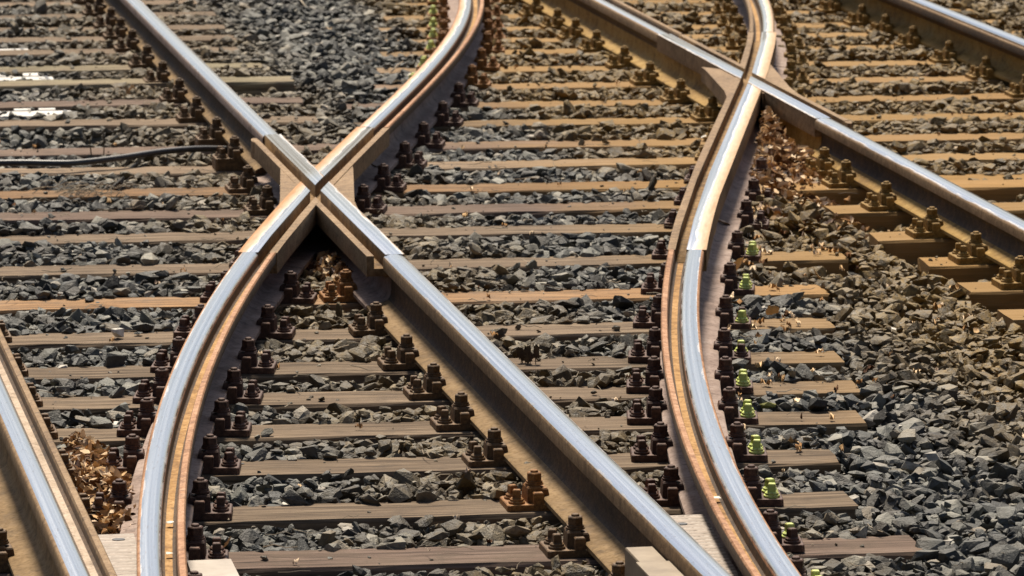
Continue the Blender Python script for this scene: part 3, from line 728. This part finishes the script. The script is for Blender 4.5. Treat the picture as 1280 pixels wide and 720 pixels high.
# single pale stones
def stone(x, y, z, s, mat, label, cat='stone'):
    tv, tf = random.choice(TPL); a = random.uniform(0, 6.3); R = Matrix.Rotation(a, 3, 'Z')
    me = mesh('pale_stone', [R @ Vector(v_)*s for v_ in tv.tolist()], tf.tolist(), [M[mat]])
    return tag(link('pale_stone' if mat != 'moss' else 'mossy_stone', me, None, (x, y, z)), label, cat)
stone(-0.929, 15.461, 0.020, .034, 'pale_stone', 'cream white stone lying on a sleeper left of the curved rail')
stone(-1.075, 14.07, -0.008, .030, 'pale_stone', 'white stone beside the lower left fastenings, larger of two')
stone(-1.135, 14.10, -0.012, .020, 'pale_stone', 'small white stone beside the lower left fastenings')
stone(-0.72, 15.76, 0.0, .030, 'pale_stone', 'pale stone at the left foot of the curved rail')
stone(1.509, 15.118, 0.012, .022, 'pale_stone', 'pale stone on the dark shoulder ballast right of the curved rail')
stone(1.93, 19.72, 0.015, .034, 'pale_stone', 'flat cream stone between the sleepers left of the right crossing')
stone(0.637, 18.006, -0.01, .022, 'pale_stone', 'small white stone between sleepers in the middle of the curve')
stone(0.272, 15.302, 0.016, .040, 'stone', 'big brown grey stone resting on a sleeper right of the bright rail')
stone(0.515, 14.281, 0.016, .030, 'stone', 'dark stone resting on a sleeper left of the right curved rail')
stone(0.822, 13.926, 0.012, .026, 'moss', 'yellow green mossy stone beside the lime painted screws')
stone(-0.755, 12.847, -0.004, .028, 'pale_stone', 'flat cream stone between near sleepers right of the left curved rail')

# ------------------------------------------------------------------ leaves
def leaf_geo(s, tl=0.75):
    n = 7; a = random.uniform(0, 6.3); tx, ty = random.gauss(0, tl), random.gauss(0, tl)
    R = Matrix.Rotation(a, 3, 'Z') @ Matrix.Rotation(tx, 3, 'X') @ Matrix.Rotation(ty, 3, 'Y')
    w = random.uniform(.35, .6); cup = random.uniform(-.5, .6); cl = random.uniform(-.4, .5); V = []; Fc = []
    for i in range(n+1):
        t = i/n; x = (t-.5)*2; ww = w*(math.sin(PI*min(1, t*.94+.03))**0.7)*(1+.22*random.uniform(-1, 1))
        for k in (-1, 0, 1): V.append(R @ Vector((x*s, k*ww*s, s*(cl*x*x*.5+cup*abs(k)*ww))))
    for i in range(n):
        for k in (0, 1): Fc.append((i*3+k, (i+1)*3+k, (i+1)*3+k+1, i*3+k+1))
    return V, Fc
def pile(cx, cy, rx, ry, h, n, s0, s1, label, z0=0.0, poly_=None):
    b_ = MB()
    while n:
        u, v = random.uniform(-1, 1), random.uniform(-1, 1)
        if u*u+v*v > 1: continue
        V, Fc = leaf_geo(random.uniform(s0, s1)); z = z0+h*(1-u*u-v*v)*random.uniform(.3, 1)
        b_.add([q+Vector((cx+u*rx, cy+v*ry, z)) for q in V], Fc); n -= 1
    tag(link('leaf_litter', b_.me('leaf_litter', [M['leaf']], True)), label, 'leaf litter', None, 'stuff')
pile(-1.20, 12.85, .085, .75, .05, 900, .009, .026, 'heap of brown leaves between the two lower left rails', 0.0)
b_ = MB()
for _ in range(1500):
    y = 18.05+1.65*random.random()**0.8; xa, xb = RAIL['F'](y)+.075, 2.125
    if xb < xa+.01: continue
    x = random.uniform(xa, xb); V, Fc = leaf_geo(random.uniform(.011, .030))
    z = (0.03+0.11*max(0, (y-18.2)/1.4)+0.02*math.sin(x*17)*math.sin(y*9))*random.uniform(.55, 1.1)
    b_.add([q+Vector((x, y, z)) for q in V], Fc)
tag(link('leaf_litter', b_.me('leaf_litter', [M['leaf']], True)), 'heap of tan leaves in the angle of the right crossing', 'leaf litter', None, 'stuff')
pile(-0.075, 16.55, .055, .40, .085, 330, .010, .024, 'dark brown leaves in the angle below the left crossing', -0.01)
pile(1.86, 17.7, .17, .65, .03, 240, .010, .026, 'thin brown leaf litter left of the bright right rail', 0.0)
pile(-0.28, 21.47, .09, .16, .03, 40, .016, .034, 'small clump of brown leaves beside the far left rail', 0.01)
pile(0.13, 12.35, .045, .25, .04, 70, .012, .026, 'dark leaf litter above the right tread plate', 0.0)
pile(-1.21, 13.35, .07, .55, .03, 320, .009, .024, 'loose brown leaves spread above the lower left leaf heap', 0.0)
b_ = MB()
for _ in range(150):
    y = random.uniform(13.2, 19.2); t = random.random()**1.5; x = RAIL['F'](y)+.12+t*(0.9 if y < 16 else 0.45)
    V, Fc = leaf_geo(random.uniform(.007, .022), .25); b_.add([q+Vector((x, y, random.uniform(.004, .025))) for q in V], Fc)
for _ in range(220):
    y = random.uniform(11.6, 24); x = random.uniform(-1.3, 3.5); V, Fc = leaf_geo(random.uniform(.006, .015), .25); b_.add([q+Vector((x, y, random.uniform(.002, .02))) for q in V], Fc)
tag(link('leaf_litter', b_.me('leaf_litter', [M['leaf']], True)), 'single brown leaves scattered thinly over the ballast', 'leaf litter', None, 'stuff')
def leaf(x, y, z, s, mat, label):
    V, Fc = leaf_geo(s); tag(link('dry_leaf', mesh('dry_leaf', V, Fc, [M[mat]], None, None, True), None, (x, y, z)), label, 'leaf', 'single fallen leaves')
leaf(1.235, 16.10, .075, .042, 'leaf_pale', 'pale curled leaf on a lime screw fastening below the right crossing')
leaf(1.16, 15.30, .055, .040, 'leaf', 'brown leaf lying on a sleeper end beside the lime screws')
leaf(1.30, 16.78, .07, .034, 'leaf', 'orange leaf standing beside the right curved rail foot')
leaf(1.529, 16.191, .02, .030, 'leaf', 'tan leaf on ballast right of the lime screws')
leaf(-0.99, 12.16, .05, .026, 'leaf', 'orange leaf wedged between bolt and screw at lower left')
leaf(1.42, 17.2, .05, .044, 'leaf_pale', 'large pinkish leaf on the ballast right of the curved rail')
leaf(1.75, 15.0, .02, .024, 'leaf', 'brown leaf alone on the right shoulder ballast')
leaf(0.10, 12.52, .06, .030, 'leaf', 'yellow brown leaf by the last bolt above the right tread plate')

# ------------------------------------------------------------------ twigs and stems
tb = MB()
area = grid(0.19, 0.095)
for (x, y) in area[rng.random(len(area)) < 0.42]:
    l = random.uniform(.015, .075); a = random.uniform(0, 6.3); z = random.uniform(.004, .024); bd = random.uniform(-.35, .35)
    pts = [(x+math.cos(a+bd*t)*l*t, y+math.sin(a+bd*t)*l*t, z+random.uniform(-.004, .008)) for t in (-.5, 0, .5, 1)]
    tb.tube(pts, random.uniform(.0008, .0020), 4, 0, .6)
for (cx_, cy_, rr, n_) in ((-0.766, 18.618, .16, 60), (-0.30, 21.2, .2, 30), (-0.2, 19.9, .15, 20), (-0.36, 16.75, .12, 14)):
    for _ in range(n_):
        x, y = random.gauss(cx_, rr*.6), random.gauss(cy_, rr*.8); l = random.uniform(.04, .16); a = random.gauss(0, .7); z = random.uniform(.0, .035)
        tb.tube([(x+math.cos(a+.5*t)*l*t, y+math.sin(a+.5*t)*l*t, z+.02*math.sin(3*t)) for t in (0, .35, .7, 1)], random.uniform(.0012, .0024), 4, 0, .5)
tag(link('dry_twigs', tb.me('dry_twigs', [M['twig']])), 'scattered dry twigs and straw on the ballast', 'twigs', None, 'stuff')
def stick(pts, r, label, mat='twig'):
    b_ = MB(); b_.tube(pts, r, 6, 0, .7); tag(link('dry_stick', b_.me('dry_stick', [M[mat]], True)), label, 'stick')
stick([(0.99, 25.5, .03), (1.0, 25.1, .032), (0.99, 24.75, .02)], .006, 'pale straight stick on ballast at the top left of centre')
stick([(1.00, 22.13, .02), (1.05, 22.28, .03), (1.10, 22.42, .03)], .004, 'thin pale stick beside the orange curved rail')
stick([(-0.33, 16.62, .03), (-0.27, 16.85, .045), (-0.20, 17.02, .05)], .004, 'bent straw leaning on the left crossing foot')
stick([(-0.60, 19.72, .0), (-0.605, 19.74, .06), (-0.595, 19.72, .11)], .003, 'dark upright stem behind the black cable', 'dark_stem')
stick([(-0.55, 19.72, .0), (-0.548, 19.73, .05), (-0.552, 19.72, .10)], .0025, 'thin dark upright stem, right one behind the cable', 'dark_stem')
wb = MB()
for _ in range(9):
    x, y = 0.27+random.uniform(-.025, .025), 14.80+random.uniform(-.02, .02); h = random.uniform(.03, .065)
    wb.tube([(x, y, -.03), (x+random.uniform(-.006, .006), y, h*.4), (x+random.uniform(-.012, .012), y, h)], .0018, 5, 0, .5)
    for _ in range(3):
        V, Fc = leaf_geo(.005); wb.add([q+Vector((x+random.uniform(-.01, .01), y, h*random.uniform(.2, 1))) for q in V], Fc, 0)
tag(link('weed', wb.me('weed', [M['dark_stem']])), 'small dark weed growing beside the long bright rail', 'weed')

# ------------------------------------------------------------------ cable, covers, plates
cb = MB()
ctrl = [(-2.2, 19.35, .03), (-1.6, 19.25, .035), (-1.0, 19.266, .032), (-0.80, 19.25, .028), (-0.70, 19.26, .026), (-0.524, 19.34, .030), (-0.36, 19.45, .034), (-0.215, 19.543, .030), (-0.10, 19.62, .018), (0.0, 19.68, .005)]
pts = []
for i in range(len(ctrl)-1):
    p0, p1, p2, p3 = [Vector(ctrl[max(0, min(len(ctrl)-1, i+k))]) for k in (-1, 0, 1, 2)]
    for t in np.linspace(0, 1, 6, endpoint=False):
        pts.append(0.5*((2*p1)+(p2-p0)*t+(2*p0-5*p1+4*p2-p3)*t*t+(3*p1-p0-3*p2+p3)*t**3))
pts = [p+Vector((0, 0, .012)) for p in pts]
cb.tube(pts+[Vector(ctrl[-1])], .0125, 12)
tag(link('cable', cb.me('cable', [M['cable']], True)), 'thick black cable lying across the sleepers at the left', 'cable')
def cover(x1, yc, hw, tabs, label, zt=0.020):
    root = link('white_cover', None, None, (x1, yc, 0), -0.04); tag(root, label, 'cover', 'white covers between the left track sleepers')
    b_ = MB(); b_.box(-0.75, 0.0, -hw, hw, -0.055, zt, 0, 0.006, 0.002); link('cover_body', b_.me('cover_body', [M['white']]), root)
    e = MB(); e.prism([(-0.030, -hw+.004), (-0.018, -hw+.004), (-0.032, hw-.004), (-0.044, hw-.004)], zt-.001, zt+0.0035, 0); link('end_gap_strip', e.me('end_gap_strip', [M['cable']]), root)  # dark strip standing for the gap at the slanted end
    for tx in tabs:
        t_ = MB(); t_.box(tx-.036, tx+.036, hw+.002, hw+.11, zt-.008, zt+.004, 0, .002); link('fixing_tab', t_.me('fixing_tab', [M['white']]), root)
cover(-0.555, 20.93, .085, (-0.11, -0.215), 'white painted cover with two tabs, nearest of three at the left edge')
cover(-0.53, 22.12, .11, (-0.10, -0.25), 'white painted cover between sleepers, middle one at the left edge')
cover(-0.545, 23.24, .10, (-0.22,), 'short white cover, farthest of three at the left edge')

def slab(name, poly_, z0, z1, mat, label, cat, holes=()):
    root = link(name, None, None, (poly_[0][0], poly_[0][1], 0)); tag(root, label, cat)
    ox, oy = poly_[0]; b_ = MB(); b_.prism([(x-ox, y-oy) for x, y in poly_], z0, z1, 0, 0, 0.0015); link('plate', b_.me('plate', [M[mat]]), root)
    for (hx, hy) in holes:
        h = MB(); h.prism([(hx-ox+.016*math.cos(k*PI/8), hy-oy+.012*math.sin(k*PI/8)) for k in range(16)], z1-.001, z1+.0018); link('lifting_slot', h.me('lifting_slot', [M['cable']]), root)
slab('tread_plate', [(0.046, 10.2), (0.046, 11.97), (0.196, 11.97), (0.075, 10.8), (0.05, 10.2)][0:4], 0.108, 0.120, 'tread', 'ribbed steel tread plate between rails at the bottom right of centre', 'tread plate', ((0.112, 11.86), (0.080, 11.2)))
slab('tread_plate', [(-1.362, 10.2), (-1.345, 10.2), (-1.245, 12.0), (-1.362, 12.0)], 0.108, 0.120, 'tread', 'ribbed steel tread plate between the two lower left rails', 'tread plate', ((-1.29, 11.93),))
slab('flat_plate', [(-1.17, 10.6), (-1.03, 10.6), (-1.005, 11.99), (-1.115, 11.99)], 0.036, 0.048, 'pale_steel', 'smooth pale steel plate right of the left curved rail at bottom edge', 'steel plate')
root = link('cover_box', None, None, (0, 0, 0)); tag(root, 'tan steel cover box beside the bright rail at the bottom edge', 'cover box')
b_ = MB(); b_.prism([(-0.122, 10.7), (-0.040, 10.7), (-0.040, 11.30), (-0.122, 11.30)], 0.03, 0.156, 0, 0, .004); link('box_body', b_.me('box_body', [M['cover_tan']]), root)
b_ = MB(); b_.prism([(-0.108, 11.305), (-0.040, 11.305), (-0.040, 11.49), (-0.108, 11.49)], 0.03, 0.150, 0, 0, .004); link('sloped_end', b_.me('sloped_end', [M['cover_tan']]), root)
# a few white droppings / chips in the grooves
def chip(x, y, z, s, label):
    tv, tf = random.choice(TPL); me = mesh('paint_chip', [Vector(v_)*s for v_ in (tv*np.array([1, 1.3, .35])).tolist()], tf.tolist(), [M['pale_stone']])
    tag(link('white_pebble', me, None, (x, y, z)), label, 'pebble')
chip(RAIL['E'](11.9)+.048, 11.9, .166, .013, 'white pebble in the groove of the left curved rail, upper of two')
chip(RAIL['E'](11.55)+.048, 11.55, .166, .011, 'white pebble in the groove of the left curved rail, lower of two')
chip(RAIL['F'](11.95)-.048, 11.95, .166, .013, 'white pebble in the groove of the right curved rail')
chip(RAIL['E'](12.35)+.075, 12.35, .045, .011, 'white pebble on the foot of the left curved rail')

# ------------------------------------------------------------------ light
EL, AZ = 56.0, -3.0        # sun height; direction measured from +y (away) towards -x (left)
w = bpy.data.worlds.new('World'); sc.world = w; w.use_nodes = True
nt = w.node_tree; bg = nt.nodes['Background']; sky = nt.nodes.new('ShaderNodeTexSky'); sky.sky_type = 'NISHITA'; sky.sun_disc = False
sky.sun_elevation = math.radians(EL); sky.sun_rotation = math.radians(-AZ); sky.dust_density = 3.0; sky.air_density = 1.0
nt.links.new(sky.outputs[0], bg.inputs[0]); bg.inputs[1].default_value = 0.05
sun = bpy.data.lights.new('sun', 'SUN'); so = bpy.data.objects.new('sun', sun); C.objects.link(so)
sun.energy = 4.0; sun.angle = math.radians(11); sun.color = (1.0, 0.90, 0.75)
d = Vector((-math.sin(math.radians(AZ))*math.cos(math.radians(EL)), math.cos(math.radians(AZ))*math.cos(math.radians(EL)), math.sin(math.radians(EL))))
so.rotation_euler = d.to_track_quat('Z', 'Y').to_euler(); so.location = (0, 15, 8)
vs = sc.view_settings; vs.view_transform = 'Standard'; vs.look = 'None'; vs.gamma = 1.0; vs.use_curve_mapping = False; vs.exposure = 0.92
sc.cycles.use_denoising = True
sc.cycles.max_bounces = 6; sc.cycles.diffuse_bounces = 3; sc.cycles.glossy_bounces = 3
